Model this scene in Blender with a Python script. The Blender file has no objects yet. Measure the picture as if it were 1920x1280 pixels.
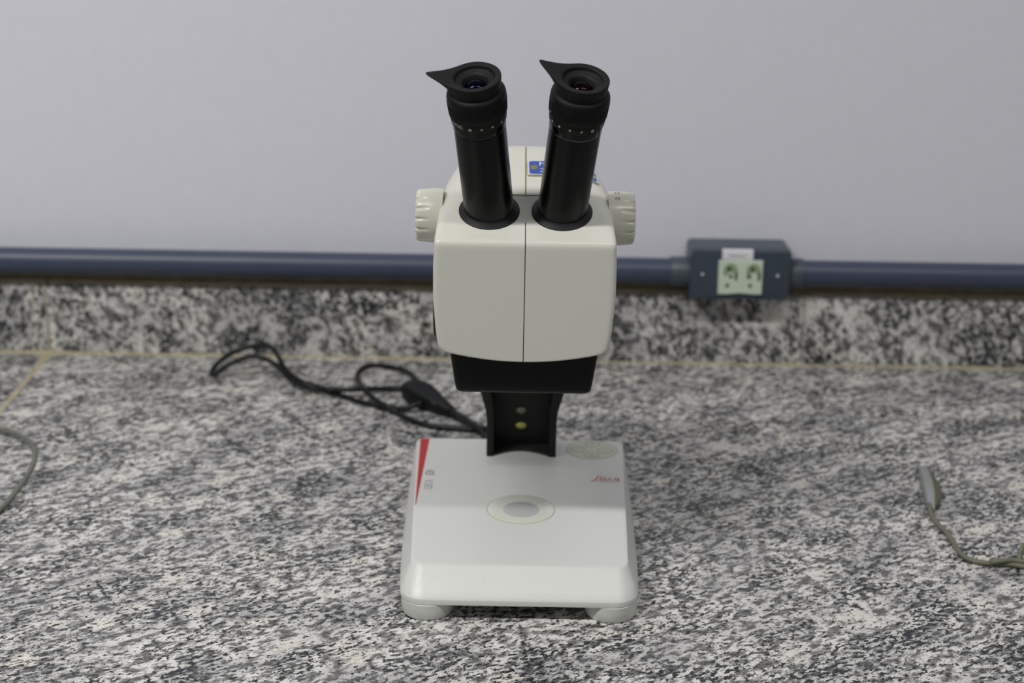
import bpy, bmesh, math, random
from math import sin, cos, pi, radians, tan, acos, sqrt, atan2
from mathutils import Vector, Matrix

S = 0.001                                  # dimensions below are in millimetres
scene = bpy.context.scene
COL = scene.collection
rnd = random.Random(7)

# ------------------------------------------------------------------ camera
F_PX = 2950.0
PITCH = radians(18.9)
ROLL = 0.0167
CAM = Vector((-8.5, -1048.0, 581.0))       # mm
cam_data = bpy.data.cameras.new('camera')
cam_data.sensor_fit = 'HORIZONTAL'
cam_data.sensor_width = 36.0
cam_data.lens = F_PX / 1920 * 36.0
cam_data.clip_start = 0.01
cam = bpy.data.objects.new('camera', cam_data)
COL.objects.link(cam)
cam.matrix_world = (Matrix.Translation(CAM * S) @ Matrix.Rotation(pi / 2 - PITCH, 4, 'X')
                    @ Matrix.Rotation(ROLL, 4, 'Z'))
cam_data.dof.use_dof = True
cam_data.dof.focus_distance = 1.135
cam_data.dof.aperture_fstop = 5.2
scene.camera = cam

# ------------------------------------------------------------------ exposure, world, room lamps
scene.view_settings.view_transform = 'Standard'
scene.view_settings.look = 'None'
scene.view_settings.exposure = 0.0
scene.view_settings.gamma = 1.0
scene.view_settings.use_curve_mapping = False

world = bpy.data.worlds.new('room_light')
scene.world = world
world.use_nodes = True
wn = world.node_tree
bg = wn.nodes['Background']
bg.inputs['Color'].default_value = (0.98, 0.99, 1.0, 1)
bg.inputs['Strength'].default_value = 0.15


def ceiling_tube(name, x, y, z, lx, ly, power, col=(1.0, 0.99, 0.965), rz=0.0, spread=180):
    ld = bpy.data.lights.new(name, 'AREA')
    ld.shape = 'RECTANGLE'
    ld.size = lx
    ld.size_y = ly
    ld.energy = power
    ld.color = col
    ld.spread = radians(spread)
    o = bpy.data.objects.new(name, ld)
    COL.objects.link(o)
    o.location = (x, y, z)
    o.rotation_euler = (0, 0, rz)
    return o


ceiling_tube('fluorescent_lamp', -1.15, -0.80, 1.95, 1.25, 0.14, 41)
ceiling_tube('fluorescent_lamp', 0.75, -0.80, 1.95, 1.25, 0.14, 13)

# ------------------------------------------------------------------ pixel -> point on a plane (photo frame 1920x1280)
cr, sr, cp, sp = cos(ROLL), sin(ROLL), cos(PITCH), sin(PITCH)


def _ray(px, py):
    dx, dy = px - 960, py - 640
    u = dx * cr + dy * sr
    v = -dx * sr + dy * cr
    return Vector((u / F_PX, cp - v / F_PX * sp, -sp - v / F_PX * cp))


def onz(px, py, z):
    d = _ray(px, py)
    return CAM + d * ((z - CAM.z) / d.z)


def ony(px, py, y):
    d = _ray(px, py)
    return CAM + d * ((y - CAM.y) / d.y)


# ------------------------------------------------------------------ materials
def new_mat(name):
    m = bpy.data.materials.new(name)
    m.use_nodes = True
    nt = m.node_tree
    return m, nt, nt.nodes['Principled BSDF']


def plain(name, col, rough=0.5, metal=0.0, spec=0.5, bump=0.0, bscale=900.0, coat=0.0, emit=None, var=0.03):
    m, nt, b = new_mat(name)
    N, L = nt.nodes, nt.links
    tc = N.new('ShaderNodeTexCoord')
    nz = N.new('ShaderNodeTexNoise')
    nz.inputs['Scale'].default_value = 60
    nz.inputs['Detail'].default_value = 3
    L.new(tc.outputs['Object'], nz.inputs['Vector'])
    rp = N.new('ShaderNodeValToRGB')
    rp.color_ramp.elements[0].position = 0.3
    rp.color_ramp.elements[1].position = 0.7
    rp.color_ramp.elements[0].color = tuple(c * (1 - var) for c in col) + (1,)
    rp.color_ramp.elements[1].color = tuple(min(1, c * (1 + var)) for c in col) + (1,)
    L.new(nz.outputs['Fac'], rp.inputs['Fac'])
    L.new(rp.outputs['Color'], b.inputs['Base Color'])
    b.inputs['Roughness'].default_value = rough
    b.inputs['Metallic'].default_value = metal
    b.inputs['Specular IOR Level'].default_value = spec
    b.inputs['Coat Weight'].default_value = coat
    b.inputs['Coat Roughness'].default_value = 0.1
    if bump:
        n2 = N.new('ShaderNodeTexNoise')
        n2.inputs['Scale'].default_value = bscale
        n2.inputs['Detail'].default_value = 2
        L.new(tc.outputs['Object'], n2.inputs['Vector'])
        bp = N.new('ShaderNodeBump')
        bp.inputs['Strength'].default_value = bump
        bp.inputs['Distance'].default_value = 0.0004
        L.new(n2.outputs['Fac'], bp.inputs['Height'])
        L.new(bp.outputs['Normal'], b.inputs['Normal'])
    return m


def granite(name, rot, stretch, dark=0.0, seed=(0, 0, 0)):
    """white, grey and black speckled granite with cream crystals"""
    m, nt, b = new_mat(name)
    N, L = nt.nodes, nt.links
    tc = N.new('ShaderNodeTexCoord')
    m1 = N.new('ShaderNodeMapping')
    m1.inputs['Rotation'].default_value = rot
    m1.inputs['Location'].default_value = seed
    L.new(tc.outputs['Object'], m1.inputs['Vector'])
    mp = N.new('ShaderNodeMapping')
    mp.inputs['Scale'].default_value = stretch
    L.new(m1.outputs['Vector'], mp.inputs['Vector'])
    V = mp.outputs['Vector']

    def noise(scale, detail, rough=0.55, dist=0.0):
        n = N.new('ShaderNodeTexNoise')
        n.inputs['Scale'].default_value = scale
        n.inputs['Detail'].default_value = detail
        n.inputs['Roughness'].default_value = rough
        n.inputs['Distortion'].default_value = dist
        L.new(V, n.inputs['Vector'])
        return n

    def ramp(src, stops):
        r = N.new('ShaderNodeValToRGB')
        e = r.color_ramp.elements
        while len(e) < len(stops):
            e.new(0.5)
        for i, (p, c) in enumerate(stops):
            e[i].position = p
            e[i].color = (c if len(c) == 4 else tuple(c) + (1,))
        L.new(src, r.inputs['Fac'])
        return r

    def mix(fac, a, bb, mode='MIX'):
        x = N.new('ShaderNodeMix')
        x.data_type = 'RGBA'
        x.blend_type = mode
        if isinstance(fac, float):
            x.inputs[0].default_value = fac
        else:
            L.new(fac, x.inputs[0])
        for s, i in ((a, 6), (bb, 7)):
            if isinstance(s, tuple):
                x.inputs[i].default_value = s
            else:
                L.new(s, x.inputs[i])
        return x.outputs[2]

    base = ramp(noise(80, 6, 0.64, 0.2).outputs['Fac'],
                [(0.38, (0.13, 0.128, 0.13)), (0.44, (0.25, 0.243, 0.24)), (0.475, (0.34, 0.332, 0.325)), (0.505, (0.63, 0.618, 0.60)), (0.58, (0.765, 0.75, 0.725))])
    # broad drifts of greyer and whiter stone
    zone = ramp(noise(11, 2).outputs['Fac'], [(0.36, (0.66, 0.66, 0.675)), (0.56, (1.0, 0.995, 0.985))])
    c = mix(1.0, base.outputs['Color'], zone.outputs['Color'], 'MULTIPLY')
    # cream and pinkish crystals
    vo = N.new('ShaderNodeTexVoronoi')
    vo.inputs['Scale'].default_value = 29
    vo.inputs['Randomness'].default_value = 1.0
    nd = noise(85, 4)
    add = N.new('ShaderNodeVectorMath')
    add.operation = 'MULTIPLY_ADD'
    L.new(nd.outputs['Color'], add.inputs[0])
    add.inputs[1].default_value = (0.034, 0.034, 0.034)
    L.new(V, add.inputs[2])
    L.new(add.outputs['Vector'], vo.inputs['Vector'])
    sepc = N.new('ShaderNodeSeparateColor')
    L.new(vo.outputs['Color'], sepc.inputs['Color'])
    pick = ramp(sepc.outputs['Red'], [(0.70, (0, 0, 0)), (0.73, (1, 1, 1))])
    edge = ramp(vo.outputs['Distance'], [(0.34, (1, 1, 1)), (0.46, (0, 0, 0))])
    pk = mix(1.0, pick.outputs['Color'], edge.outputs['Color'], 'MULTIPLY')
    crem = ramp(sepc.outputs['Green'], [(0.3, (0.76, 0.72, 0.65)), (0.7, (0.76, 0.735, 0.69))])
    fc = N.new('ShaderNodeMath')
    fc.operation = 'MULTIPLY'
    L.new(pk, fc.inputs[0])
    fc.inputs[1].default_value = 0.85
    c = mix(fc.outputs[0], c, crem.outputs['Color'])
    # black mica flecks, gathered in the greyer drifts
    drift = N.new('ShaderNodeMath')
    drift.operation = 'MULTIPLY_ADD'
    L.new(noise(16, 2).outputs['Fac'], drift.inputs[0])
    drift.inputs[1].default_value = 0.30
    L.new(noise(175, 6, 0.68, 0.3).outputs['Fac'], drift.inputs[2])
    fl = ramp(drift.outputs[0], [(0.60 + dark, (0, 0, 0)), (0.617 + dark, (1, 1, 1))])
    c = mix(fl.outputs['Color'], (0.022, 0.026, 0.028, 1), c)
    f2 = ramp(noise(420, 3, 0.6).outputs['Fac'], [(0.33, (0.45, 0.45, 0.46)), (0.46, (1, 1, 1))])
    c = mix(1.0, c, f2.outputs['Color'], 'MULTIPLY')
    L.new(c, b.inputs['Base Color'])
    b.inputs['Roughness'].default_value = 0.32
    b.inputs['Specular IOR Level'].default_value = 0.35
    return m


M = {}
M['wall'] = plain('painted_wall', (0.76, 0.765, 0.84), 0.6, bump=0.15, bscale=220, var=0.012)
M['granite_top'] = granite('granite_worktop', (0, 0, radians(-33)), (1.0, 1.7, 1.0))
M['granite_top_left'] = granite('granite_worktop_left', (0, 0, radians(10)), (1.0, 2.1, 1.0), seed=(0.7, 0.3, 0.1))
M['granite_bs'] = granite('granite_backsplash', (0, radians(-60), 0), (1.15, 1.15, 1.5), seed=(1.3, 2.2, 0.4))
M['granite_bs2'] = granite('granite_backsplash_side', (0, radians(-100), 0), (1.0, 1.0, 2.0), seed=(2.3, 1.2, 0.9))
M['grout'] = plain('sealant_beige', (0.40, 0.36, 0.25), 0.8, bump=0.4, bscale=500, var=0.18)
M['dirt'] = plain('brown_stone_edge', (0.34, 0.29, 0.19), 0.8, var=0.2)
M['pipe'] = plain('slate_blue_pvc', (0.048, 0.062, 0.105), 0.42, spec=0.5, var=0.05)
M['pipe2'] = plain('slate_green_pvc', (0.060, 0.075, 0.095), 0.45, var=0.05)
M['box'] = plain('slate_blue_box', (0.045, 0.060, 0.082), 0.33, bump=0.1, var=0.05)
M['socket'] = plain('pale_green_plastic', (0.62, 0.70, 0.58), 0.45)
M['socket_hole'] = plain('socket_hole_dark', (0.035, 0.055, 0.015), 0.7)
M['socket_recess'] = plain('socket_recess', (0.27, 0.36, 0.20), 0.6)
M['paper'] = plain('white_paper', (0.72, 0.70, 0.74), 0.6)
M['faint_ink'] = plain('faint_ink', (0.42, 0.42, 0.40), 0.7)
M['screw'] = plain('bright_steel', (0.82, 0.82, 0.92), 0.3, metal=0.1)
M['paint'] = plain('ivory_paint', (0.655, 0.65, 0.585), 0.32, bump=0.05, bscale=1400, var=0.006)
M['knobpaint'] = plain('ivory_plastic', (0.68, 0.675, 0.58), 0.28, var=0.006)
M['base'] = plain('white_textured_paint', (0.675, 0.685, 0.655), 0.30, bump=0.35, bscale=1500, var=0.006)
M['foot'] = plain('white_foot_plastic', (0.64, 0.65, 0.61), 0.5, var=0.01)
M['seam'] = plain('dark_seam', (0.035, 0.032, 0.03), 0.7)
M['seam_olive'] = plain('olive_dirt_seam', (0.21, 0.19, 0.09), 0.8, var=0.15)
M['black'] = plain('satin_black', (0.006, 0.0065, 0.0065), 0.45, spec=0.22, var=0.02)
M['tube'] = plain('anodised_black', (0.002, 0.002, 0.002), 0.27, spec=0.22, var=0.02)
M['collar'] = plain('matte_black_collar', (0.008, 0.008, 0.011), 0.55, spec=0.3)
M['rubber'] = plain('black_rubber', (0.005, 0.005, 0.005), 0.55, spec=0.2, bump=0.05)
M['rubber_light'] = plain('eyecup_rubber', (0.010, 0.010, 0.010), 0.6, spec=0.22, bump=0.05)
M['gloss'] = plain('gloss_black_ring', (0.002, 0.002, 0.002), 0.15, spec=0.22)
M['edge'] = plain('worn_metal_edge', (0.5, 0.5, 0.5), 0.2, metal=1.0)
M['white_mark'] = plain('cream_mark', (0.47, 0.50, 0.42), 0.6)
M['column'] = plain('column_black', (0.008, 0.009, 0.008), 0.5, spec=0.3)
M['column_floor'] = plain('column_floor', (0.030, 0.029, 0.026), 0.5)
M['red'] = plain('red_print', (0.48, 0.022, 0.022), 0.5)
M['red_logo'] = plain('red_logo_print', (0.50, 0.035, 0.03), 0.5)
M['grey_ink'] = plain('light_grey_ink', (0.34, 0.35, 0.33), 0.6)
M['dark_ink'] = plain('dark_grey_ink', (0.10, 0.11, 0.11), 0.6)
M['black_ink'] = plain('black_ink', (0.02, 0.025, 0.02), 0.6)
M['keypad'] = plain('keypad_foil', (0.56, 0.575, 0.475), 0.45)
M['keypad_rim'] = plain('keypad_rim', (0.42, 0.44, 0.34), 0.5)
M['key'] = plain('key_ring', (0.42, 0.33, 0.25), 0.5)
M['disc_rim'] = plain('stage_rim_olive', (0.40, 0.39, 0.20), 0.5)
M['disc'] = plain('frosted_disc', (0.64, 0.655, 0.585), 0.22, coat=0.3, var=0.01)
M['disc_center'] = plain('grey_diffuser', (0.44, 0.45, 0.44), 0.3, var=0.01)
M['led'] = plain('led_lens_yellow', (0.42, 0.44, 0.10), 0.15, coat=1.0)
M['led_dim'] = plain('led_lens_dim', (0.10, 0.12, 0.07), 0.12, coat=1.0)
M['blue'] = plain('blue_tag', (0.035, 0.075, 0.36), 0.4)
M['tag_white'] = plain('tag_border', (0.62, 0.64, 0.68), 0.4)
M['glue'] = plain('yellow_glue', (0.46, 0.47, 0.20), 0.4, var=0.15)
M['cord'] = plain('black_cord', (0.005, 0.005, 0.006), 0.38, spec=0.3)
M['plug'] = plain('black_plug', (0.007, 0.008, 0.009), 0.45, spec=0.28)
M['cable_grey'] = plain('grey_green_cable', (0.155, 0.16, 0.11), 0.5, var=0.06)
M['cable_dark'] = plain('grey_cable', (0.145, 0.15, 0.12), 0.5, var=0.06)
M['connector'] = plain('grey_connector', (0.30, 0.32, 0.31), 0.4)
M['connector_side'] = plain('olive_connector_side', (0.11, 0.115, 0.06), 0.5)


def lens_mat(name, base, tint):
    m, nt, b = new_mat(name)
    b.inputs['Base Color'].default_value = base + (1,)
    b.inputs['Roughness'].default_value = 0.008
    b.inputs['Specular IOR Level'].default_value = 0.10
    b.inputs['Specular Tint'].default_value = tint + (1,)
    return m


M['lens_blue'] = lens_mat('coated_glass_blue', (0.001, 0.001, 0.004), (0.55, 0.6, 1.0))
M['lens_pink'] = lens_mat('coated_glass_magenta', (0.003, 0.001, 0.0015), (1.0, 0.55, 0.85))

# ------------------------------------------------------------------ mesh helpers (mm, world coordinates)
ORIGIN = {}


def finish(name, bm, mat, parent=None, sharp=35, smooth=True, origin=None):
    """link a bmesh (mm, world space) as one object; children are stored relative to their thing's origin"""
    bmesh.ops.remove_doubles(bm, verts=bm.verts, dist=1e-4)
    bmesh.ops.recalc_face_normals(bm, faces=bm.faces)
    a = radians(sharp)
    for f in bm.faces:
        f.smooth = smooth
    for e in bm.edges:
        if len(e.link_faces) == 2 and e.calc_face_angle(0) > a:
            e.smooth = False
    if parent is not None and parent.name in ORIGIN:
        o0 = ORIGIN[parent.name]
    elif origin is not None:
        o0 = Vector(origin)
    else:
        xs = [v.co for v in bm.verts]
        o0 = Vector((sum(c.x for c in xs) / len(xs), sum(c.y for c in xs) / len(xs), min(c.z for c in xs)))
    for v in bm.verts:
        v.co = (v.co - o0) * S
    me = bpy.data.meshes.new(name)
    bm.to_mesh(me)
    bm.free()
    mats = mat if isinstance(mat, (list, tuple)) else [mat]
    for mm in mats:
        me.materials.append(mm)
    ob = bpy.data.objects.new(name, me)
    COL.objects.link(ob)
    ORIGIN[ob.name] = o0
    if parent is not None:
        ob.parent = parent
    else:
        ob.location = o0 * S
    return ob


def thing(name, label, cat, loc, group=None):
    o = bpy.data.objects.new(name, None)
    o.empty_display_size = 0.02
    COL.objects.link(o)
    o.location = Vector(loc) * S
    ORIGIN[o.name] = Vector(loc)
    o['label'] = label
    o['category'] = cat
    if group:
        o['group'] = group
    return o


def tag(o, label=None, cat=None, group=None, kind=None):
    if label:
        o['label'] = label
    if cat:
        o['category'] = cat
    if group:
        o['group'] = group
    if kind:
        o['kind'] = kind
    return o


def add_box(bm, lo, hi, bev=0.0, seg=2):
    r = bmesh.ops.create_cube(bm, size=1.0)
    vs = r['verts']
    lo, hi = Vector(lo), Vector(hi)
    for v in vs:
        v.co = Vector([(lo[i] + hi[i]) / 2 + v.co[i] * (hi[i] - lo[i]) for i in range(3)])
    if bev:
        es = list({e for v in vs for e in v.link_edges})
        bmesh.ops.bevel(bm, geom=es, offset=bev, segments=seg, profile=0.5, affect='EDGES')


def loft(bm, rings, cap0=True, cap1=True, closed=True, mat=0):
    vr = [[bm.verts.new(p) for p in r] for r in rings]
    n = len(rings[0])
    fs = []
    for a, b in zip(vr[:-1], vr[1:]):
        for i in range(n if closed else n - 1):
            j = (i + 1) % n
            fs.append(bm.faces.new((a[i], a[j], b[j], b[i])))
    if cap0:
        fs.append(bm.faces.new(vr[0][::-1]))
    if cap1:
        fs.append(bm.faces.new(vr[-1]))
    for f in fs:
        f.material_index = mat
    return vr


def frame_of(axis, hint=Vector((-1, 0, 0))):
    a = Vector(axis).normalized()
    e1 = (hint - a * hint.dot(a)).normalized()
    e2 = e1.cross(a)
    return a, e1, e2


def lathe(bm, org, axis, prof, seg=64, hint=Vector((-1, 0, 0)), cap0=False, cap1=False, rfun=None, mat=0):
    """prof: list of (radius, distance along axis); rfun(az, r, t) -> (r, t)"""
    a, e1, e2 = frame_of(axis, hint)
    org = Vector(org)
    rings = []
    for (r, t) in prof:
        ring = []
        for i in range(seg):
            az = 2 * pi * i / seg
            rr, tt = (r, t) if rfun is None else rfun(az, r, t)
            ring.append(org + a * tt + (e1 * cos(az) + e2 * sin(az)) * rr)
        rings.append(ring)
    return loft(bm, rings, cap0, cap1, mat=mat)


def disc_faces(bm, org, axis, r, t, seg=48, hint=Vector((-1, 0, 0))):
    lathe(bm, org, axis, [(r, t), (0.0005, t)], seg, hint)


def catmull(pts, sub=10):
    P = [Vector(p) for p in pts]
    P = [P[0] * 2 - P[1]] + P + [P[-1] * 2 - P[-2]]
    out = []
    for i in range(1, len(P) - 2):
        p0, p1, p2, p3 = P[i - 1:i + 3]
        for k in range(sub):
            t = k / sub
            out.append(0.5 * ((2 * p1) + (p2 - p0) * t + (2 * p0 - 5 * p1 + 4 * p2 - p3) * t * t
                              + (3 * p1 - p0 - 3 * p2 + p3) * t ** 3))
    out.append(P[-2])
    return out


def tube(bm, pts, r, seg=12, smooth_sub=10, rf=None, flat=1.0):
    pts = catmull(pts, smooth_sub) if smooth_sub else [Vector(p) for p in pts]
    up = Vector((0, 0, 1))
    rings = []
    for i, p in enumerate(pts):
        d = (pts[min(i + 1, len(pts) - 1)] - pts[max(i - 1, 0)])
        if d.length < 1e-6:
            d = Vector((1, 0, 0))
        d.normalize()
        s = d.cross(up)
        if s.length < 1e-3:
            s = Vector((1, 0, 0))
        s.normalize()
        n = s.cross(d)
        rr = r if rf is None else rf(i / (len(pts) - 1))
        rings.append([p + s * cos(2 * pi * k / seg) * rr + n * sin(2 * pi * k / seg) * rr * flat for k in range(seg)])
    loft(bm, rings)


def extrude(bm, outline, z0, z1, frame=None, mat=0):
    """prism of a 2-D outline; frame maps (u, v, w) -> world"""
    fr = frame or (lambda u, v, w: Vector((u, v, w)))
    loft(bm, [[fr(u, v, z0) for u, v in outline], [fr(u, v, z1) for u, v in outline]], mat=mat)


def rrect(x0, x1, y0, y1, r, n=6):
    o = []
    for cx, cy, a0 in ((x1 - r, y1 - r, 0), (x0 + r, y1 - r, 90), (x0 + r, y0 + r, 180), (x1 - r, y0 + r, 270)):
        for i in range(n + 1):
            a = radians(a0 + 90 * i / n)
            o.append((cx + r * cos(a), cy + r * sin(a)))
    return o


def circle(cx, cy, r, n=48, ry=None):
    return [(cx + r * cos(2 * pi * i / n), cy + (ry or r) * sin(2 * pi * i / n)) for i in range(n)]


def text_bm(body, size, extrude_h=0.0, shear=0.0, bold=0.0, sx=1.0, align='LEFT', space=1.0):
    """flat lettering as a bmesh in its own plane (x right, y up), size in mm"""
    cu = bpy.data.curves.new('lettering', 'FONT')
    cu.body = body
    cu.size = size
    cu.shear = shear
    cu.offset = 0.0                        # letter outlines are used as drawn
    cu.align_x = align
    cu.space_character = space
    cu.resolution_u = 3
    cu.fill_mode = 'FRONT'
    ob = bpy.data.objects.new('lettering', cu)
    COL.objects.link(ob)
    dg = bpy.context.evaluated_depsgraph_get()
    dg.update()
    me = bpy.data.meshes.new_from_object(ob.evaluated_get(dg))
    bm = bmesh.new()
    bm.from_mesh(me)
    for v in bm.verts:
        v.co.x *= sx
    bpy.data.objects.remove(ob)
    bpy.data.curves.remove(cu)
    bpy.data.meshes.remove(me)
    return bm


def warp(bm, fn):
    for v in bm.verts:
        v.co = fn(v.co.x, v.co.y, v.co.z)
    return bm


def ribbon(bm, pts, w, fr, h=0.12, sub=8, taper=True):
    """a pen stroke of width w in the plane of fr"""
    P = catmull([(p[0], p[1], 0) for p in pts], sub)
    L_, R_ = [], []
    n = len(P)
    for i, p in enumerate(P):
        d = P[min(i + 1, n - 1)] - P[max(i - 1, 0)]
        d.normalize()
        s = Vector((-d.y, d.x, 0))
        t = i / (n - 1)
        ww = w * (0.35 + 0.65 * sin(pi * min(max(t, 0.03), 0.97)) ** 0.6) if taper else w
        L_.append(p + s * ww / 2)
        R_.append(p - s * ww / 2)
    vl = [bm.verts.new(fr(p.x, p.y, h)) for p in L_]
    vr = [bm.verts.new(fr(p.x, p.y, h)) for p in R_]
    for i in range(n - 1):
        bm.faces.new((vl[i], vr[i], vr[i + 1], vl[i + 1]))


# ------------------------------------------------------------------ the setting
Y_BS = 585.5            # face of the backsplash
Y_WALL = 607.0
X0, X1 = -1500.0, 1500.0
X_JOINT = -517.0        # joint between the two worktop slabs / backsplash pieces
X_JOINT_R = 309.0
BS_H = 79.0

bm = bmesh.new()
add_box(bm, (X0, Y_WALL, -900), (X1, Y_WALL + 60, 2000))
o = finish('wall_back', bm, M['wall'], smooth=False)
tag(o, kind='structure')

bm = bmesh.new()
add_box(bm, (X_JOINT + 1.5, -190, -30), (X1, Y_WALL - 0.5, 0), 1.0)
o = finish('granite_worktop', bm, M['granite_top'], smooth=False, origin=(0, 0, 0))
tag(o, 'long speckled grey, white and black granite worktop slab under the microscope', 'worktop')
bm = bmesh.new()
add_box(bm, (X0, -190, -30), (X_JOINT - 1.5, Y_WALL - 0.5, 0), 1.0)
o = finish('granite_worktop', bm, M['granite_top_left'], smooth=False, origin=(0, 0, 0))
tag(o, 'granite worktop slab beyond the beige joint in the far left corner', 'worktop')

for x0, x1, mat, lab in ((X0, X_JOINT - 1.2, M['granite_bs2'], 'short granite backsplash piece at the far left, streaked upright'),
                         (X_JOINT + 1.2, X_JOINT_R - 0.3, M['granite_bs'], 'long middle granite backsplash piece behind the microscope and cord'),
                         (X_JOINT_R + 0.3, X1, M['granite_bs'], 'granite backsplash piece at the right, beyond the socket box')):
    bm = bmesh.new()
    add_box(bm, (x0, Y_BS, 0.3), (x1, Y_WALL - 0.5, BS_H), 0.8)
    bm.faces.ensure_lookup_table()
    for f in bm.faces:
        if f.calc_center_median().z > BS_H - 0.3:
            f.material_index = 1
    o = finish('granite_backsplash', bm, [mat, M['dirt']], smooth=False, origin=(0, 0, 0) if x1 < 1000 else (37, 0, 11))
    tag(o, lab, 'backsplash')


def bead(name, p0, p1, r, n, jitter, squash, fat=None):
    """an uneven run of sealant between two points"""
    bm = bmesh.new()
    p0, p1 = Vector(p0), Vector(p1)
    pts = [p0.lerp(p1, i / n) for i in range(n + 1)]
    ws = [r * (1 + jitter * rnd.uniform(-1, 1)) for _ in range(n + 1)]
    ws = [(ws[max(i - 1, 0)] + ws[i] + ws[min(i + 1, n)]) / 3 for i in range(n + 1)]
    if fat:
        for i, p in enumerate(pts):
            ws[i] += fat[1] * math.exp(-((p - Vector(fat[0])).length / fat[2]) ** 2)
    d = (p1 - p0).normalized()
    s = Vector((d.y, -d.x, 0)) if abs(d.z) < 0.5 else Vector((1, 0, 0))
    up = d.cross(s)
    if abs(d.z) < 0.5:
        up = Vector((0, 0, 1))
    rings = []
    for p, w in zip(pts, ws):
        rings.append([p + s * cos(2 * pi * k / 10) * w + up * sin(2 * pi * k / 10) * w * squash for k in range(10)])
    loft(bm, rings)
    o = finish(name, bm, M['grout'])
    tag(o, kind='structure')
    return o


bead('trim_1', (X0, Y_BS - 1.2, 0.0), (X1, Y_BS - 1.2, 0.0), 4.2, 240, 0.5, 0.45, fat=((X_JOINT, Y_BS, 0), 5, 24))
bead('trim_2', (X_JOINT, -190, -0.4), (X_JOINT, Y_BS - 1, -0.4), 3.4, 70, 0.3, 0.3, fat=((X_JOINT, Y_BS, 0), 5, 30))
bead('trim_3', (X_JOINT, Y_BS - 0.2, 1), (X_JOINT, Y_BS - 0.2, BS_H), 1.3, 16, 0.4, 0.3)

bm = bmesh.new()
add_box(bm, (X0, Y_WALL - 2.5, BS_H - 1), (X1, Y_WALL + 1, 97), 0.8)
o = finish('trim_4', bm, M['dirt'], smooth=False)
tag(o, kind='structure')

# ------------------------------------------------------------------ conduit, couplings and socket box on the wall
PIPE_Y, PIPE_Z, PIPE_R = Y_WALL - 27, 106.8, 14.0
BX0, BX1 = 180.5, 286.5


def pipe_run(x0, x1, label):
    bm = bmesh.new()
    lathe(bm, (x0, PIPE_Y, PIPE_Z), (1, 0, 0), [(PIPE_R, 0), (PIPE_R, x1 - x0)], 40, Vector((0, 0, 1)), True, True)
    o = finish('conduit_pipe', bm, M['pipe'], origin=(0, PIPE_Y, PIPE_Z))
    tag(o, label, 'pipe', None)
    return o


pipe_run(X0, BX0 - 9.0, 'slate blue conduit pipe on the wall, running left from the socket box')
pipe_run(BX1 + 2.5, X1, 'slate blue conduit pipe on the wall, running right from the socket box')

box = thing('socket_box', 'slate blue surface mounted socket box with a pale double outlet', 'socket box', (229, Y_WALL - 1, 118))
FY = 560.0
BZ0, BZ1 = 81.8, 136.0
bm = bmesh.new()
loft(bm, [[Vector((u, y, v)) for u, v in rrect(BX0 - g, BX1 + g, BZ0 - g, BZ1 + g, 5)] for y, g in ((Y_WALL - 0.5, 0.6), (FY + 12, 0.6))])
finish('box_body', bm, M['box'], box)
bm = bmesh.new()
loft(bm, [[Vector((u, y, v)) for u, v in rrect(BX0 + g, BX1 - g, BZ0 + g, BZ1 - g, 4.5)] for y, g in ((FY + 12, -0.4), (FY + 3, -0.4), (FY + 0.9, 0.3), (FY, 1.8))])
lid = finish('box_lid', bm, M['box'], box)
for xa, xb in ((BX0 - 20, BX0 + 1), (BX1 - 1, BX1 + 16)):
    bm = bmesh.new()
    lathe(bm, (xa, PIPE_Y, PIPE_Z), (1, 0, 0), [(PIPE_R + 1.2, 0), (PIPE_R + 1.9, 1), (PIPE_R + 1.9, xb - xa)], 40, Vector((0, 0, 1)), True, True)
    finish('pipe_coupling', bm, M['pipe2'], box)
for sx_, sz_ in ((192.9, 109.6), (273.0, 109.2)):
    bm = bmesh.new()
    lathe(bm, (sx_, FY, sz_), (0, -1, 0), [(1.5, -1), (1.5, 0.5), (1.1, 1.1), (0.01, 1.3)], 20)
    finish('lid_screw', bm, M['screw'], box)
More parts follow.
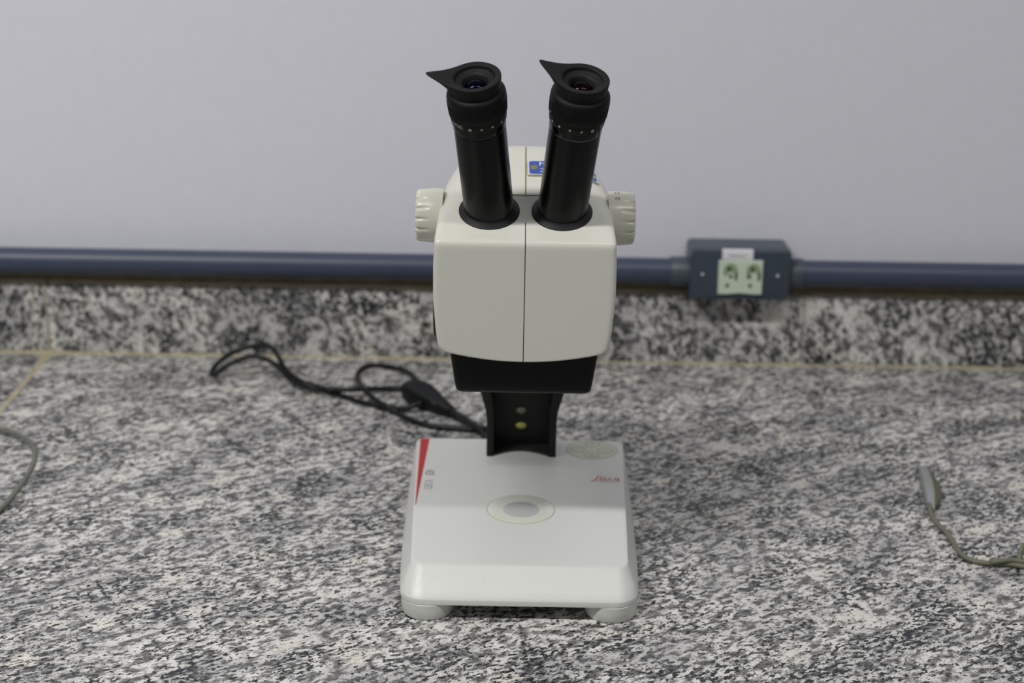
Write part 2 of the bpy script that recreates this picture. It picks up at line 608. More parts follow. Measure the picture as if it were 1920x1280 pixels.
# double outlet module
bm = bmesh.new()
ol = [(209.4, 125.6), (256.4, 126.0), (256.8, 89.0), (248, 88.7), (233.2, 90.0), (219, 88.6), (210.0, 88.8)]
loft(bm, [[Vector((u, y, v)) for u, v in [(233 + (a - 233) * k, 107.5 + (b - 107.5) * k) for a, b in ol]]
          for y, k in ((FY + 1, 1.0), (FY - 2.2, 1.0), (FY - 3.0, 0.975))])
sk = finish('outlet_module', bm, M['socket'], box, sharp=25)
ORIGIN[sk.name] = ORIGIN[box.name]
for cx_, right in ((221.9, 0), (246.3, 1)):
    cz_ = 110.4
    bm = bmesh.new()
    arch = [(-6.6, -1), (-7.4, 4), (-6.2, 8.5), (-2.5, 12.2), (2.5, 12.4),
            (6.6, 9.0), (8.2, 3), (8.0, -5.8), (5.0, -6.4), (4.6, 1.0),
            (2.0, 3.2), (-1.5, 2.4), (-3.5, -1.0)]
    extrude(bm, [(cx_ + u, cz_ + v) for u, v in arch], 0, 0.25, lambda u, v, w: Vector((u, FY - 3.05 - w, v)))
    finish('outlet_recess', bm, M['socket_recess'], sk)
    holes = [((-1.2, 6.6, 2.3), (0.8, -1.6, 1.9), (-2.4, -11.6, 1.9)), ((-1.0, 6.6, 2.3), (-4.2, -1.8, 2.1), (-2.6, -11.6, 1.9))][right]
    for dx, dz, rr in holes:
        bm = bmesh.new()
        extrude(bm, circle(cx_ + dx, cz_ + dz, rr, 20), 0, 0.25, lambda u, v, w: Vector((u, FY - 3.4 - w, v)))
        finish('pin_hole', bm, M['socket_hole'], sk)
    bm = bmesh.new()
    extrude(bm, rrect(cx_ + 5.5, cx_ + 7.5, cz_ - 5.8, cz_ + 2.5, 0.9, 3), 0, 0.2, lambda u, v, w: Vector((u, FY - 3.4 - w, v)))
    finish('slot', bm, M['socket_hole'], sk)
# paper strip stuck above the outlet, folded over the lid's edge
bm = bmesh.new()
prof = [(FY - 0.3, 126.4), (FY - 0.3, 134.0), (FY + 0.7, 136.1), (FY + 3.5, 136.9), (FY + 4.5, 136.9)]
va = [bm.verts.new((212.8, y, z)) for y, z in prof]
vb = [bm.verts.new((245.6, y, z)) for y, z in prof]
for i in range(4):
    bm.faces.new((va[i], vb[i], vb[i + 1], va[i + 1]))
r_ = bmesh.ops.solidify(bm, geom=bm.faces[:], thickness=0.25)
st = finish('paper_label', bm, M['paper'], box)
bm = bmesh.new()
q = [(219.8, 129.9), (238.4, 129.9), (238.4, 131.3), (219.8, 131.3)]
bm.faces.new([bm.verts.new((x, FY - 0.62, z)) for x, z in q])
finish('faint_print', bm, M['faint_ink'], st, smooth=False)

# ------------------------------------------------------------------ the microscope
mic = thing('stereo_microscope', 'white and black stereo microscope with two black eyepieces standing on the granite worktop',
            'microscope', (0, 122, 0))
PZ = 36.0               # height of the stage plate


def mirror_outline(half):
    return [(x, y) for x, y in half] + [(-x, y) for x, y in half[::-1]]


def arc(cx, cy, r, a0, a1, n=6, ry=None):
    return [(cx + r * cos(radians(a0 + (a1 - a0) * i / n)), cy + (ry or r) * sin(radians(a0 + (a1 - a0) * i / n))) for i in range(n + 1)]


def base_half(k):
    """right half outline (front to back); k = 0 rim, 1 stage plate"""
    rim = [(0.5, 0)] + [(40, 0)] + arc(71, 20, 19.5, -90, -12, 8, 20) + [(91.6, 38), (93.0, 70), (94.0, 105), (95.0, 160), (95.8, 215)] \
        + arc(89, 263, 7.2, 0, 90, 6, 8) + [(40, 271), (0.5, 271)]
    pl = [(0.5, 21.5)] + [(40, 21.5)] + arc(72.5, 33, 10.2, -90, -8, 8, 11.5) + [(83.4, 50), (84.6, 75), (85.8, 105), (87.8, 160), (90.6, 215)] \
        + arc(86.5, 262, 6.2, 0, 90, 6, 8) + [(40, 270), (0.5, 270)]
    return [(a[0] * (1 - k) + b[0] * k, a[1] * (1 - k) + b[1] * k) for a, b in zip(rim, pl)]


def base_ring(k, z, inset=0.0):
    h = base_half(k)
    o = mirror_outline(h)
    out = []
    for x, y in o:
        x2 = x - math.copysign(min(abs(x), inset), x) if abs(x) > 5 else x
        y2 = y + (inset if y < 30 else (-inset if y > 255 else 0))
        out.append(Vector((x2, y2, z)))
    return out


bm = bmesh.new()
rings = [base_ring(0, 12.6, 1.2), base_ring(0, 13.0, 0.3), base_ring(0, 17.0, 0.0), base_ring(0.012, 17.5, 0.0), base_ring(0.10, 19.4)]
for i in range(1, 9):
    t = i / 9
    rings.append(base_ring(0.10 + 0.85 * t, 19.9 + 15.1 * (t ** 0.96)))
rings += [base_ring(0.975, 35.55), base_ring(1.0, 35.9), base_ring(1.02, 36.0), ]
for kk in (0.97, 0.92):
    rings.append([Vector((p.x * kk, 140 + (p.y - 140) * kk, p.z)) for p in base_ring(1.02, 36.0)])
loft(bm, rings)
base = finish('base', bm, M['base'], mic, sharp=60)
for fx, fy in ((-69.3, 18.6), (69.8, 18.9), (-74, 248), (74, 248)):
    bm = bmesh.new()
    lathe(bm, (fx, fy, 0), (0, 0, 1), [(17.5, 0.0), (19.0, 0.5), (19.7, 2.0), (19.9, 8), (19.9, 12.55)], 56, cap0=True, cap1=True)
    finish('foot', bm, M['foot'], mic)

# stage disc let into the base
bm = bmesh.new()
lathe(bm, (1, 122, 0), (0, 0, 1), [(28.0, 35.9), (28.0, 36.10), (27.4, 36.14), (27.4, 36.05)], 72)
finish('disc_rim', bm, M['disc_rim'], base)
bm = bmesh.new()
lathe(bm, (1, 122, 0), (0, 0, 1), [(27.4, 35.95), (27.3, 36.25), (26.6, 36.45), (0.01, 36.45)], 72)
disc = finish('stage_disc', bm, M['disc'], base)
bm = bmesh.new()
lathe(bm, (1.3, 120.5, 0), (0, 0, 1), [(15.0, 36.47), (14.9, 36.52), (0.01, 36.52)], 60)
finish('diffuser_spot', bm, M['disc_center'], base)

# red wedge, lettering and logo printed on the plate
fp = lambda u, v, w: Vector((u, v, PZ + w))
bm = bmesh.new()
extrude(bm, [(-89.6, 268.3), (-81.4, 269.2), (-85.0, 127.0), (-85.5, 127.0)], 0.02, 0.14, fp)
finish('red_wedge', bm, M['red'], base, smooth=False)
bm = text_bm('LEICA', 10.0, sx=0.70)
warp(bm, lambda x, y, z: Vector((-73.6 - y, 158.5 + x * 1.05, PZ + 0.14)))
finish('light_lettering', bm, M['grey_ink'], base, smooth=False)
bm = text_bm('EZ4', 10.0, bold=0.12, sx=0.66)
warp(bm, lambda x, y, z: Vector((-73.6 - y, 187.5 + x * 1.0, PZ + 0.14)))
finish('dark_lettering', bm, M['dark_ink'], base, smooth=False)
bm = bmesh.new()
M2 = lambda u, v, w: Vector((60.0 + u, 178.5 + v, PZ + w))
for st_, w_ in (([(0.3, 3.6), (2.0, 2.6), (4.0, 3.6), (5.6, 7.0), (6.8, 11.0), (8.6, 13.2), (10.4, 12.2)], 1.25),
                ([(2.4, 2.8), (4.6, 3.4), (7.0, 2.2), (12, 1.0), (19, 0.4), (25.6, 1.2)], 0.75),
                ([(8.6, 6.6), (11.0, 7.2), (11.6, 9.2), (10.0, 9.6), (8.8, 7.6), (8.9, 4.9), (10.6, 4.0), (12.6, 5.0)], 1.0),
                ([(13.3, 9.2), (13.1, 6.4), (13.6, 4.2), (15.2, 4.8)], 1.3),
                ([(19.0, 8.6), (17.4, 9.4), (16.3, 7.4), (16.5, 4.8), (18.0, 4.0), (19.6, 5.0)], 1.15),
                ([(24.0, 8.8), (22.4, 9.3), (21.2, 7.2), (21.3, 4.8), (22.6, 4.2), (23.8, 6.2), (24.2, 8.9)], 1.1),
                ([(24.2, 8.9), (24.0, 5.8), (24.4, 4.2), (25.8, 4.8)], 1.1)):
    ribbon(bm, st_, w_, M2, h=0.14)
extrude(bm, circle(13.8, 11.4, 0.7, 12), 0.10, 0.15, M2)
finish('red_script_logo', bm, M['red_logo'], base, smooth=False)

# round foil keypad with four keys
bm = bmesh.new()
lathe(bm, (64.4, 249.6, 0), (0, 0, 1), [(21.6, 35.9), (21.6, 36.14), (21.0, 36.2), (20.6, 36.2)], 64, rfun=lambda az, r, t: (r * (1.05 + 0.03 * cos(2 * az)), t))
finish('keypad_border', bm, M['keypad_rim'], base)
bm = bmesh.new()
lathe(bm, (64.4, 249.6, 0), (0, 0, 1), [(21.0, 35.9), (20.9, 36.24), (0.01, 36.24)], 64, rfun=lambda az, r, t: (r * (1.05 + 0.03 * cos(2 * az)), t))
keypad = finish('keypad', bm, M['keypad'], base)
for kx, ky, mark in ((52.0, 249, 0), (75.8, 247.5, 1), (65.4, 262.5, 2), (63.6, 237.5, 2)):
    bm = bmesh.new()
    lathe(bm, (kx, ky, 36.24), (0, 0, 1), [(6.6, 0), (6.5, 0.12), (5.9, 0.12), (5.8, 0.05)], 32)
    if mark:
        extrude(bm, circle(kx, ky + (1.2 if ky > 250 else -1.2), 0.9 if mark == 2 else 0.6, 14), 36.2, 36.4)
        for a in range(6):
            an = a * pi / 3
            extrude(bm, circle(kx + 2.0 * cos(an), ky + (1.2 if ky > 250 else -1.2) + 2.0 * sin(an), 0.28, 8), 36.2, 36.4)
    finish('key', bm, M['key'], base)

# ---- column at the back
def flange_x(z):
    """outer half width of the column at height z"""
    pts = [(35, 30.6), (69, 30.6), (78, 31.4), (94, 35.8), (110, 41.5), (130, 46), (300, 46)]
    for (z0, x0), (z1, x1) in zip(pts[:-1], pts[1:]):
        if z <= z1:
            t = max(0, (z - z0) / (z1 - z0))
            return x0 + (x1 - x0) * t
    return 46


CX = 1.2
col_rings = []
for z in [35.6, 60, 69, 80, 94, 110, 130, 232]:
    xo = flange_x(z) - 2
    col_rings.append([Vector((CX + a * xo, y, z)) for a, y in ((-1, 256.5), (1, 256.5), (1, 268.5), (-1, 268.5))])
bm = bmesh.new()
for s in (-1, 1):
    rings = []
    for z in [35.5, 36.5, 45, 60, 69, 74, 80, 87, 94, 102, 110, 120, 130, 150, 190, 232]:
        xo = flange_x(z)
        xi = xo - (6.4 if z < 70 else 6.4 + min(4.0, (z - 70) * 0.12))
        yf, r = 230.6, 1.2
        sec = [(xo, yf + r), (xo - r * 0.3, yf + r * 0.3), (xo - r, yf), (xi + 1, yf), (xi + 0.2, yf + 0.4), (xi, yf + 1.4), (xi, 268), (xo, 268)]
        rings.append([Vector((CX + s * x, y, z)) for x, y in sec])
    loft(bm, rings)
loft(bm, col_rings)
column = finish('column', bm, M['column'], mic, sharp=40)
bm = bmesh.new()
# curved sill between the flanges
front = [(-25, 231.8), (-21, 234.2), (-16, 237.8), (-10, 241.0), (-4, 242.6), (2, 242.9), (8, 241.6), (14, 238.8), (19, 235.8), (25, 231.8)]
rings = [[Vector((CX + x, y, z)) for x, y in front + [(25, 257), (-25, 257)]] for z in (35.7, 37.6)]
loft(bm, rings)
finish('column_sill', bm, M['column_floor'], column)
for lz, mt in ((55.2, 'led'), (69.5, 'led_dim')):
    bm = bmesh.new()
    lathe(bm, (0.7, 256.5, lz), (0, -1, 0), [(5.2, -0.5), (5.2, 0.5), (4.6, 1.4), (3.4, 2.2), (1.6, 2.7), (0.01, 2.8)], 28, rfun=None)
    for v in bm.verts:
        v.co.z = lz + (v.co.z - lz) * 0.62
    o_ = finish('lamp_lens', bm, M[mt], column)
    if mt == 'led':
        o_['label'] = 'yellow-green lamp lens'
# rack block carrying the head
bm = bmesh.new()
add_box(bm, (-40, 170, 202), (42, 262, 246), 3)
finish('focus_carrier', bm, M['column'], mic)

# ---- head housing
ZF = 280.0              # top edge of the front face
YF = 50.0


def head_top(y):
    if y <= 100.7:
        return ZF + 0.445 * (y - YF)
    z1 = ZF + 0.445 * 50.7
    t = y - 100.7
    return z1 + 0.335 * t - 0.00075 * t * t


def width_at(z):
    pts = [(188, 61.8), (198, 63.2), (215, 65.4), (237, 67.0), (260, 67.0), (280, 66.2), (300, 65.6), (340, 65.0)]
    for (z0, x0), (z1, x1) in zip(pts[:-1], pts[1:]):
        if z <= z1:
            t = max(0, min(1, (z - z0) / (z1 - z0)))
            t = t * t * (3 - 2 * t) * 0.5 + t * 0.5
            return x0 + (x1 - x0) * t
    return 65.0


def interp(tab, y):
    for a, b in zip(tab[:-1], tab[1:]):
        if y <= b[0]:
            t = max(0.0, (y - a[0]) / (b[0] - a[0]))
            return [a[i] + (b[i] - a[i]) * t for i in range(1, len(a))]
    return list(tab[-1][1:])


# y, corner rx, corner rz, width factor
HEAD_TAB = [(50, 3.5, 3.5, 1.0), (60, 5, 3.5, 0.998), (80, 9, 5, 0.985), (100, 18, 8.5, 0.97), (115, 28, 12.5, 0.963), (130, 38, 16.5, 0.955),
            (150, 47, 22, 0.945), (175, 54, 34, 0.93), (200, 56, 40, 0.92)]


def head_section(y, inset=0.0, ztop=None, yy=None, power=1.0):
    rx, rz, k = interp(HEAD_TAB, y)
    zt = (head_top(y) if ztop is None else ztop) - inset
    zb = 195.5 + inset * 0.25
    W = lambda z: (width_at(z) * k - inset)
    out = []
    rb = 7.0
    yp = y if yy is None else yy
    # bottom edge, left to right, sagging at the middle
    wb = W(zb + rb)
    nb = 24
    for i in range(nb + 1):
        x = -(wb - rb) + 2 * (wb - rb) * i / nb
        out.append((x, zb - 8.0 * (1 - (x / (wb)) ** 2) + 1.0))
    for i in range(1, 7):
        a = radians(-90 + 90 * i / 6)
        x, z = (wb - rb) + rb * cos(a), zb + rb + rb * sin(a)
        sag = -8.0 * (1 - ((wb - rb) / wb) ** 2) + 1.0
        out.append((x, z + sag * (1 - i / 6)))
    ns = 14
    z0, z1 = zb + rb, zt - rz
    for i in range(1, ns):
        z = z0 + (z1 - z0) * i / ns
        out.append((W(z), z))
    wt = W(z1)
    nc = 12
    for i in range(nc + 1):
        a = radians(90 * i / nc)
        out.append((wt - rx + rx * cos(a), z1 + rz * sin(a)))
    nt = 12
    for i in range(1, nt):
        out.append((wt - rx - 2 * (wt - rx) * i / nt, zt))
    for i in range(nc + 1):
        a = radians(90 + 90 * i / nc)
        out.append((-(wt - rx) + rx * cos(a), z1 + rz * sin(a)))
    for i in range(ns - 1, 0, -1):
        z = z0 + (z1 - z0) * i / ns
        out.append((-W(z), z))
    for i in range(6, 0, -1):
        a = radians(-90 + 90 * i / 6)
        x, z = (wb - rb) + rb * cos(a), zb + rb + rb * sin(a)
        sag = -8.0 * (1 - ((wb - rb) / wb) ** 2) + 1.0
        out.append((-x, z + sag * (1 - i / 6)))
    return [Vector((x, yp, z)) for x, z in out]


bm = bmesh.new()
rings = []
for dy, ins in ((0, 12), (0, 6), (0, 3.6), (0.28, 2.3), (0.95, 1.15), (1.9, 0.4), (3.2, 0.05)):
    rings.append(head_section(YF + dy, ins, ztop=ZF + 0.6 + (0.445 * dy)))
for y in (56, 60, 66, 72, 78, 84, 90, 96, 99.5, 101.5, 105, 112, 120, 130, 140, 150, 160, 170, 178):
    rings.append(head_section(y))
zt178 = head_top(178)
for y, dz, ins in ((184, 0.6, 0.3), (189, 2.6, 1.2), (193, 6.0, 3), (195.5, 11, 6)):
    rings.append(head_section(y, ins, ztop=zt178 - dz + ins))
loft(bm, rings)
head = finish('head_housing', bm, M['paint'], mic, sharp=50)

# seam down the middle of the front and lower top face
bm = bmesh.new()
sw = 0.34
path = [(YF - 0.06, 188.9)]
for z in (200, 220, 240, 260, 276.8, 278.6):
    path.append((YF - 0.06, z))
for dy, ins in ((0.28, 2.3), (0.95, 1.15), (1.9, 0.4), (3.2, 0.05)):
    path.append((YF + dy - 0.10, ZF + 0.6 + 0.445 * dy - ins + 0.10))
for y in (56, 60, 66, 72):
    path.append((y, head_top(y) + 0.06))
vl = [bm.verts.new((-sw, y, z)) for y, z in path]
vr_ = [bm.verts.new((sw, y, z)) for y, z in path]
for i in range(len(path) - 1):
    bm.faces.new((vl[i], vr_[i], vr_[i + 1], vl[i + 1]))
finish('front_seam', bm, M['seam'], head)
bm = bmesh.new()
pth = [(y, head_top(y) + 0.07) for y in (101.3, 106, 112, 120, 130, 140, 150, 160, 170, 178)]
vl = [bm.verts.new((-0.6, y, z)) for y, z in pth]
vr_ = [bm.verts.new((0.5, y, z)) for y, z in pth]
for i in range(len(pth) - 1):
    bm.faces.new((vl[i], vr_[i], vr_[i + 1], vl[i + 1]))
pts = [(-22, 102.6), (-12, 101.8), (-3, 101.3), (0, 100.6), (3, 101.2), (12, 101.6), (22, 102.0)]
va = [bm.verts.new((x, y, head_top(y) + 0.09)) for x, y in pts]
vb = [bm.verts.new((x, y + 1.5, head_top(y + 1.5) + 0.09)) for x, y in pts]
for i in range(len(pts) - 1):
    bm.faces.new((va[i], va[i + 1], vb[i + 1], vb[i]))
finish('top_seam', bm, M['seam_olive'], head)


def head_surface(x, y):
    """height of the housing's top skin above (x, y)"""
    rx, rz, k = interp(HEAD_TAB, y)
    zt = head_top(y)
    w = width_at(zt - rz) * k
    ax = abs(x)
    if ax <= w - rx:
        return zt
    c = min(1.0, (ax - (w - rx)) / rx)
    return zt - rz * (1 - sqrt(max(0, 1 - c * c)))


# blue inventory plate glued across the right side of the cover
def tag_sheet(u0, u1, v0, v1, h, name, mat, parent, hole=False):
    bm = bmesh.new()
    n = 18
    ol = rrect(u0, u1, v0, v1, 2.0, 4)
    grid = [[None] * 9 for _ in range(n + 1)]
    for i in range(n + 1):
        for j in range(9):
            u = u0 + (u1 - u0) * i / n
            v = v0 + (v1 - v0) * j / 8
            # round the corners
            cx = min(max(u, u0 + 2), u1 - 2)
            cy = min(max(v, v0 + 2), v1 - 2)
            d = Vector((u - cx, v - cy))
            if abs(u - cx) > 0 and abs(v - cy) > 0 and d.length > 2:
                d *= 2 / d.length
                u, v = cx + d.x, cy + d.y
            grid[i][j] = tag_pt(u, v, h)
    for s, off in ((1, 0), (-1, -0.5)):
        vs = [[bm.verts.new(p + Vector((0, 0, off))) for p in row] for row in grid]
        for i in range(n):
            for j in range(8):
                q = (vs[i][j], vs[i + 1][j], vs[i + 1][j + 1], vs[i][j + 1])
                bm.faces.new(q if s > 0 else q[::-1])
    return finish(name, bm, mat, parent)


TAG_C = Vector((28.5, 141.0))
TAG_R = radians(1.0)


def tag_pt(u, v, h):
    x = TAG_C.x + u * cos(TAG_R) - v * sin(TAG_R)
    y = TAG_C.y + u * sin(TAG_R) + v * cos(TAG_R)
    return Vector((x, y, head_surface(x, y) + h))


glue = tag_sheet(-27.9, 27.6, -12.1, 11.8, 0.35, 'glue_smear', M['glue'], head)
plate = tag_sheet(-27.2, 27.2, -11.3, 11.3, 1.1, 'inventory_plate', M['tag_white'], head)
tag_sheet(-26.0, 26.0, -10.0, 10.0, 1.25, 'blue_field', M['blue'], head)
for u in (-22.2, 22.6):
    bm = bmesh.new()
    loft(bm, [[tag_pt(u + r * cos(a * pi / 10), r * 1.2 * sin(a * pi / 10), h) for a in range(20)] for r, h in ((3.0, 1.3), (2.6, 1.6), (1.3, 1.6), (1.1, 1.3))], False, True)
    finish('plate_eyelet', bm, M['seam_olive'] if u < 0 else M['glue'], head)
for txt, u, v, sz in (('M', -19.0, 2.4, 8.5), ('3', -18.4, -7.6, 8.5)):
    bm = text_bm(txt, sz, bold=0.15, sx=1.35)
    warp(bm, lambda x, y, z, u=u, v=v: tag_pt(u + x, v + y, 1.4))
    finish('plate_character', bm, M['tag_white'], head, smooth=False)

# ---- black objective housing below the head
bm = bmesh.new()
rings = []


def obj_ring(z, hw, y0, y1, r, inset=0.0):
    o_ = rrect(-hw + inset, hw - inset, y0 + inset, y1 - inset, r, 5)
    return [Vector((x + 0.7, y, z)) for x, y in o_]


for z, ins in ((155.9, 3.4), (156.3, 2.0), (157.4, 0.8), (159.2, 0.15)):
    rings.append(obj_ring(z, 51.3 + (z - 156) * 0.13, 70.5, 160, 4.0, ins))
for z in (165, 175, 185, 198):
    rings.append(obj_ring(z, 51.3 + (z - 156) * 0.14, 70.5 - (z - 156) * 0.05, 160, 4.0))
loft(bm, rings)
finish('objective_housing', bm, M['black'], mic, sharp=50)

# ---- magnification knobs on the sides
def scallop(az, r, t):
    if r < 12 or t < 8.5:
        return r, t
    ph = (az * 15 / (2 * pi)) % 1.0
    w = math.exp(-((ph - 0.5) / 0.12) ** 2)
    return r - 1.5 * w * max(0, min(1, (t - 9.5) / 9.0)), t


KY, KZ = 110.0, 284.5
for s in (-1, 1):
    bm = bmesh.new()
    prof = [(20.2, 0.0), (20.4, 3), (20.5, 6), (20.45, 8.5), (20.3, 10.5), (20.1, 13), (19.9, 16), (19.7, 18.0), (19.2, 19.3), (18.2, 20.2), (16.5, 20.5), (0.01, 20.7)]
    lathe(bm, (s * 62.0, KY, KZ), (s, 0, 0), prof, 240, Vector((0, 0, 1)), True, False, rfun=scallop)
    kn = finish('magnification_knob', bm, M['knobpaint'], mic, sharp=60)
    if s > 0:
        for txt, deg in (('3.0', 12), ('3.5', 33)):
            bm = text_bm(txt, 3.4, bold=0.06, align='LEFT')
            R_ = 20.75
            # direction: 0 = up, towards the viewer positive
            warp(bm, lambda x, y, z, d=deg: Vector((66.6 + x * 0.95,
                 KY - R_ * sin(radians(d) - y / R_), KZ + R_ * cos(radians(d) - y / R_))))
            finish('scale_number', bm, M['black_ink'], kn, smooth=False)
for s in (-1, 1):
    bm = bmesh.new()
    lathe(bm, (s * 56.0, 150, 195.0), (s, 0, 0), [(21.0, 0), (21.4, 6), (21.0, 11), (19.5, 14.2), (17, 15.2), (0.01, 15.4)], 72, Vector((0, 0, 1)), True)
    finish('focus_knob', bm, M['black'], mic)

# ---- eyepiece tubes
SL = math.atan(0.445)
NORM = Vector((0, -sin(SL), cos(SL)))
for s, az_horn, horn_k in ((-1, 0.0, 1.0), (1, radians(17), 0.97)):
    P0 = Vector((s * 26.9, 84.2, 295.2))
    P1 = Vector((s * 37.2, 38.2, 399.0))
    A = (P1 - P0).normalized()
    # collar
    bm = bmesh.new()
    lathe(bm, P0, NORM, [(22.6, -0.5), (22.6, 0.7), (22.0, 1.2), (19.6, 2.6), (18.9, 3.6), (17.0, 3.8)], 72)
    collar = finish('tube_collar', bm, M['collar'], mic)
    bm = bmesh.new()
    lathe(bm, P0, A, [(18.3, -7), (18.35, 10), (18.5, 50), (18.6, 76.2), (18.2, 76.7), (15.0, 76.8)], 80, cap0=True)
    etube = finish('eyepiece_tube', bm, M['tube'], mic)
    bm = bmesh.new()
    lathe(bm, P0, A, [(15, 77.0), (18.75, 77.05), (18.95, 77.5), (18.95, 83.2), (18.0, 83.4)], 96)
    finish('locking_ring', bm, M['gloss'], etube)
    if s > 0:
        bm = bmesh.new()
        lathe(bm, P0, A, [(18.62, 76.75), (18.98, 77.3), (18.96, 77.45)], 96)
        finish('worn_ring_edge', bm, M['edge'], etube)
    # focusing sleeve: number band, ribbed grip, shoulder
    bm = bmesh.new()

    def rib(az, r, t):
        return (r + (0.28 if int(az / (2 * pi) * 480) % 4 < 2 and 90.4 < t < 101 else 0.0), t)

    lathe(bm, P0, A, [(17.5, 83.0), (19.3, 83.05), (19.7, 83.6), (20.3, 89.6), (20.3, 90.2), (20.5, 90.6), (20.75, 95), (20.95, 99.8), (21.0, 101.2), (21.0, 103.4),
                      (20.6, 105.2), (19.6, 106.6), (18.4, 107.4), (16.0, 107.5)], 480, rfun=rib)
    sleeve = finish('diopter_sleeve', bm, M['rubber'], etube, sharp=50)
    # marks on the band
    a_, e1, e2 = frame_of(A)

    # azimuth measured from the side facing the viewer, positive to the right
    def on_sleeve(azd, t, h=0.0, base_r=None):
        r = (19.7 + (t - 83.6) * 0.1 if base_r is None else base_r) + 0.12 + h
        az = radians(azd)
        front = (e2 if e2.y < 0 else -e2)
        return P0 + a_ * t + (front * cos(az) - e1 * sin(az)) * r

    bm = bmesh.new()
    dots = ((-15.6, 1.2), (8, 0.88), (31, 0.88), (55, 0.88)) if s < 0 else ((31, 1.2), (7.5, 0.88), (-16, 0.88), (-40, 0.88), (-62, 0.88))
    for azd, rr in dots:
        ring = [on_sleeve(azd + rr * cos(q * pi / 10) / 20 * 57.3, 86.3 + rr * sin(q * pi / 10)) for q in range(20)]
        bm.faces.new([bm.verts.new(p) for p in ring])
    finish('dial_dots', bm, M['white_mark'], sleeve, smooth=False)
    txt, az0 = (('16447282', -31.0) if s < 0 else ('10x/20', 50.0))
    bm = text_bm(txt, 4.3, sx=0.86, bold=0.02, align='RIGHT' if s < 0 else 'LEFT')
    k = 57.3 / 20.0
    warp(bm, lambda x, y, z: on_sleeve(az0 + x * k, 85.6 + y))
    finish('dial_lettering', bm, M['white_mark'], sleeve, smooth=False)
    if s > 0:
        bm = bmesh.new()
        q = [on_sleeve(49, 77.8, base_r=18.95), on_sleeve(50.4, 77.8, base_r=18.95), on_sleeve(50.4, 82.8, base_r=18.95), on_sleeve(49, 82.8, base_r=18.95)]
        bm.faces.new([bm.verts.new(p) for p in q])
        finish('index_line', bm, M['white_mark'], etube, smooth=False)
        bm = bmesh.new()
        q = [on_sleeve(-74, 92.2, base_r=20.9), on_sleeve(-68, 92.2, base_r=20.9), on_sleeve(-68, 92.8, base_r=20.9), on_sleeve(-74, 92.8, base_r=20.9)]
        bm.faces.new([bm.verts.new(p) for p in q])
        finish('minus_mark', bm, M['white_mark'], etube, smooth=False)
    # winged eyecup
    TIP = 37.6 * horn_k
    azt = acos(18.7 / TIP)

    def horn(az, r, t, _az=az_horn):
        d = (az - _az + pi) % (2 * pi) - pi
        if abs(d) >= azt or t < 108.2 or r < 14.6:
            return r, t
        full = 18.7 / cos(azt - min(azt, sqrt(d * d + 0.0035))) - 18.7
        full = full * (0.80 + 0.20 * (full / (TIP - 18.7)))
        w = min(1.0, (t - 108.2) / 8.5)
        kr = (r - 14.5) / 4.2
        lift = 7.0 * (full / (TIP - 18.7))
        return r + full * w * min(1, max(0, kr)), t + lift * w * min(1, max(0, kr))

    bm = bmesh.new()
    prof = [(17.6, 106.5), (17.9, 109.0), (18.1, 111.5), (18.4, 114.0), (18.7, 116.2), (18.65, 117.2), (18.1, 117.6), (17.2, 117.5), (16.2, 117.3), (15.2, 117.3), (14.5, 117.0),
            (14.2, 116.2), (14.0, 114.6), (13.2, 114.0), (12.0, 113.7), (10.2, 113.0), (9.3, 112.3), (8.8, 110.8), (8.0, 109.5)]
    lathe(bm, P0, A, prof, 180, rfun=horn)
    finish('eyecup', bm, M['rubber_light'], etube, sharp=60)
    # lens
    bm = bmesh.new()
    Rc = 9.6
    prof = [(0.001 + 8.2 * (1 - i / 20), 0) for i in range(21)]
    prof = [(r, 109.2 + sqrt(Rc * Rc - r * r) - sqrt(Rc * Rc - 67.4)) for r, _ in prof]
    lathe(bm, P0, A, prof, 64)
    finish('eyepiece_lens', bm, M['lens_blue'] if s < 0 else M['lens_pink'], etube, sharp=80)

# ------------------------------------------------------------------ black power cord on the worktop
cord = thing('power_cord', 'black power cord with moulded plug lying in loops left of the microscope', 'power cord', (-150, 430, 0))


def z6(pts):
    return [onz(370 + x / 3.368, 620 + y / 3.368, z) for x, y, z in pts]


CR = 2.8
bm = bmesh.new()
A_ = [(1420, 455, 11), (1375, 470, 8), (1330, 488, 5), (1260, 490, 3.2), (1180, 478, 3), (1100, 465, 3), (1000, 440, 3), (920, 412, 3), (860, 392, 3), (800, 375, 5), (720, 358, 8),
      (640, 335, 8), (570, 292, 9), (530, 245, 13), (470, 197, 18), (400, 168, 22), (330, 162, 22), (250, 190, 18), (180, 225, 13), (120, 262, 8), (92, 272, 6),
      (100, 240, 8), (150, 185, 15), (230, 135, 24), (330, 100, 30), (430, 92, 31), (485, 120, 27), (518, 175, 19), (545, 228, 14), (600, 285, 12), (670, 325, 10), (750, 352, 7), (830, 370, 8),
      (900, 372, 8), (1000, 370, 9), (1100, 368, 6), (1200, 366, 4), (1300, 364, 5), (1370, 385, 8)]
tube(bm, z6(A_), CR, 12, 8)
C_ = [(1395, 350, 10), (1375, 300, 9), (1310, 252, 7), (1210, 227, 4), (1120, 217, 3), (1045, 235, 3), (1008, 282, 3), (1025, 332, 6), (1060, 378, 13), (1125, 435, 9), (1195, 475, 8),
      (1265, 520, 3), (1345, 562, 3), (1440, 592, 3), (1540, 607, 3), (1650, 618, 3), (1750, 625, 3), (1880, 622, 3), (2050, 600, 3)]
tube(bm, z6(C_[:-1]) + [Vector((-8, 318, 4)), Vector((8, 296, 12)), Vector((14, 278, 23)), Vector((14, 266, 24))], CR, 12, 8)
D_ = [(1585, 490, 9), (1640, 525, 6), (1700, 562, 3.2), (1770, 605, 3), (1850, 640, 8), (1950, 640, 8)]
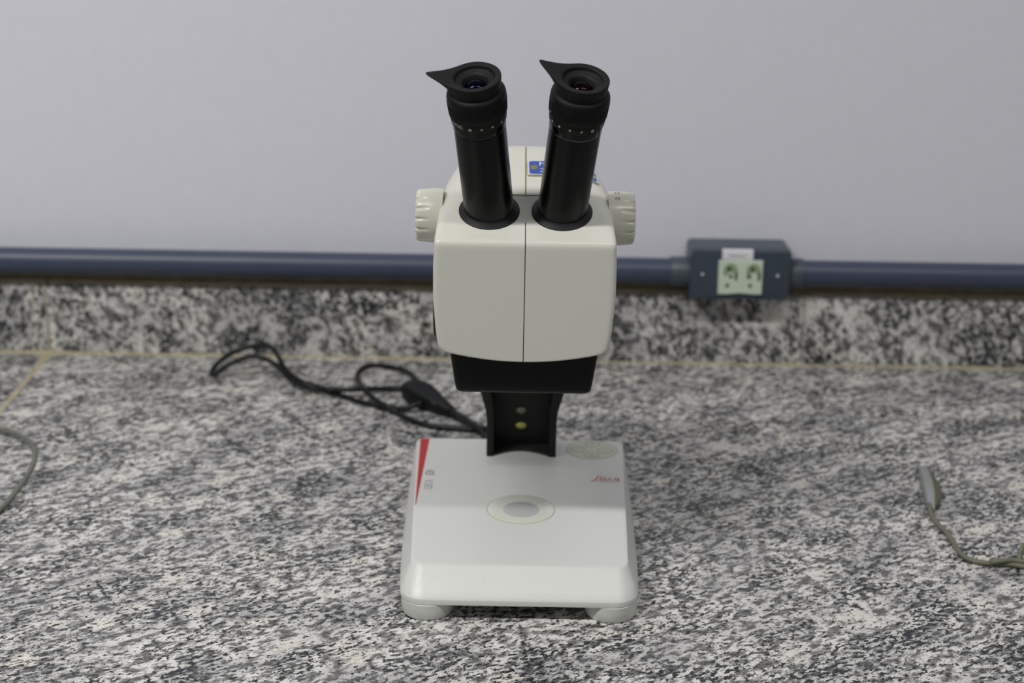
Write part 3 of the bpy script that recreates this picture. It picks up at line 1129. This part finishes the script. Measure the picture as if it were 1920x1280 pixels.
tube(bm, z6(D_[:-1]) + [Vector((-30, 325, 8)), Vector((10, 318, 3)), Vector((60, 330, 3))], CR, 12, 8)
E_ = [(1480, 455, 12), (1540, 490, 8), (1620, 538, 3.2), (1700, 582, 3), (1790, 632, 8), (1900, 655, 8)]
tube(bm, z6(E_[:-1]) + [Vector((-24, 312, 9)), Vector((20, 306, 3)), Vector((64, 318, 3))], CR, 12, 8)
for v in bm.verts:
    v.co.z = max(v.co.z, 0.15)
finish('cord', bm, M['cord'], cord)
# moulded plug: a deep head and a long tapering boot
bm = bmesh.new()
pts = z6([(1375, 385, 11), (1420, 405, 11), (1480, 440, 9.5), (1545, 480, 8), (1605, 512, 6.5)])
rs = [(13, 11), (13.5, 11), (10.5, 9), (7.2, 7), (4.4, 5)]
rings = []
for i, p in enumerate(pts):
    d = (pts[min(i + 1, 4)] - pts[max(i - 1, 0)]).normalized()
    sdir = d.cross(Vector((0, 0, 1))).normalized()
    up = sdir.cross(d)
    w, h = rs[i]
    h = min(h, p.z - 0.3)
    rings.append([p + sdir * u + up * v for u, v in rrect(-w, w, -h, h, min(w, h) * 0.55, 4)])
loft(bm, rings)
finish('plug', bm, M['plug'], cord)
bm = bmesh.new()
p = z6([(1385, 385, 11)])[0]
d = (pts[1] - pts[0]).normalized()
sdir = d.cross(Vector((0, 0, 1))).normalized()
up = sdir.cross(d)
loft(bm, [[p - d * (t) + sdir * u + up * v for u, v in rrect(-w, w, -9, 9, 4, 4)] for t, w in ((1, 13), (9, 12.5), (11, 11))])
finish('plug_face', bm, M['plug'], cord)

# ------------------------------------------------------------------ grey cables at the frame's sides
bm = bmesh.new()
L_ = [(-150, 770, 5), (-70, 785, 4), (0, 805, 6), (28, 812, 9), (52, 825, 14), (65, 842, 17), (64, 865, 16), (50, 893, 12), (27, 925, 6), (2, 953, 3), (-60, 1000, 2.6), (-160, 1045, 2.6)]
tube(bm, [onz(*q) for q in L_], 2.5, 12, 10, flat=0.95)
o = finish('grey_cable', bm, M['cable_dark'])
tag(o, 'thin grey-green cable curling in from the left edge of the worktop', 'cable')

rc = thing('connector_cable', 'grey-green cable with a flat grey connector lying right of the microscope', 'cable', tuple(onz(1745, 955, 0)))
bm = bmesh.new()
R_ = [(1742, 945, 6), (1748, 968, 4), (1760, 984, 3), (1775, 998, 3), (1786, 1014, 3), (1796, 1031, 2.6), (1808, 1043, 2.6), (1826, 1051, 2.6), (1846, 1055, 2.6), (1866, 1056, 2.6), (1886, 1056.5, 2.6), (1905, 1059, 2.6), (1925, 1063, 2.6), (1990, 1075, 2.6)]
tube(bm, [onz(*q) for q in R_], 2.2, 12, 10)
R2 = [(1858, 1054, 5), (1880, 1051, 6), (1900, 1050, 6), (1925, 1054, 5), (1990, 1058, 3)]
tube(bm, [onz(*q) for q in R2], 2.0, 12, 10)
R3 = [(1911, 1054, 3), (1912, 1040, 8), (1916, 1029, 12), (1926, 1020, 12), (1960, 1010, 6), (2010, 1015, 3)]
tube(bm, [onz(*q) for q in R3], 2.3, 12, 10)
finish('cable', bm, M['cable_grey'], rc)
# wedge shaped connector body, standing on its edge
pa, pb = onz(1729, 887, 0), onz(1747, 962, 0)
ax = (pb - pa).normalized()
nr = Vector((-ax.y, ax.x, 0))
if nr.x < 0:
    nr = -nr
Lc = (pb - pa).length
bm = bmesh.new()
st_ = [(0.0, 3.2, 7.5), (0.04, 3.8, 9.0), (0.25, 4.6, 11.5), (0.5, 5.2, 12.5), (0.72, 5.0, 11.5), (0.9, 3.6, 8.0), (1.0, 2.4, 5.0)]
loft(bm, [[pa + ax * (Lc * t) + nr * u + Vector((0, 0, v + 0.2)) for u, v in rrect(-w, w, 0, h, min(w, h / 2) * 0.7, 4)] for t, w, h in st_])
finish('connector_body', bm, M['connector'], rc)
bm = bmesh.new()
st2 = [(0.02, 0.5, 5.5), (0.25, 2.6, 7.5), (0.5, 4.2, 8.5), (0.75, 3.0, 7.5), (0.92, 0.6, 5)]
loft(bm, [[pa + ax * (Lc * t) + nr * (u + 3.6 + w) + Vector((0, 0, v + 0.2)) for u, v in rrect(-w - 1, w, 0, h, min(w + 0.5, h / 2) * 0.5, 3)] for t, w, h in st2])
finish('connector_side', bm, M['connector_side'], rc)
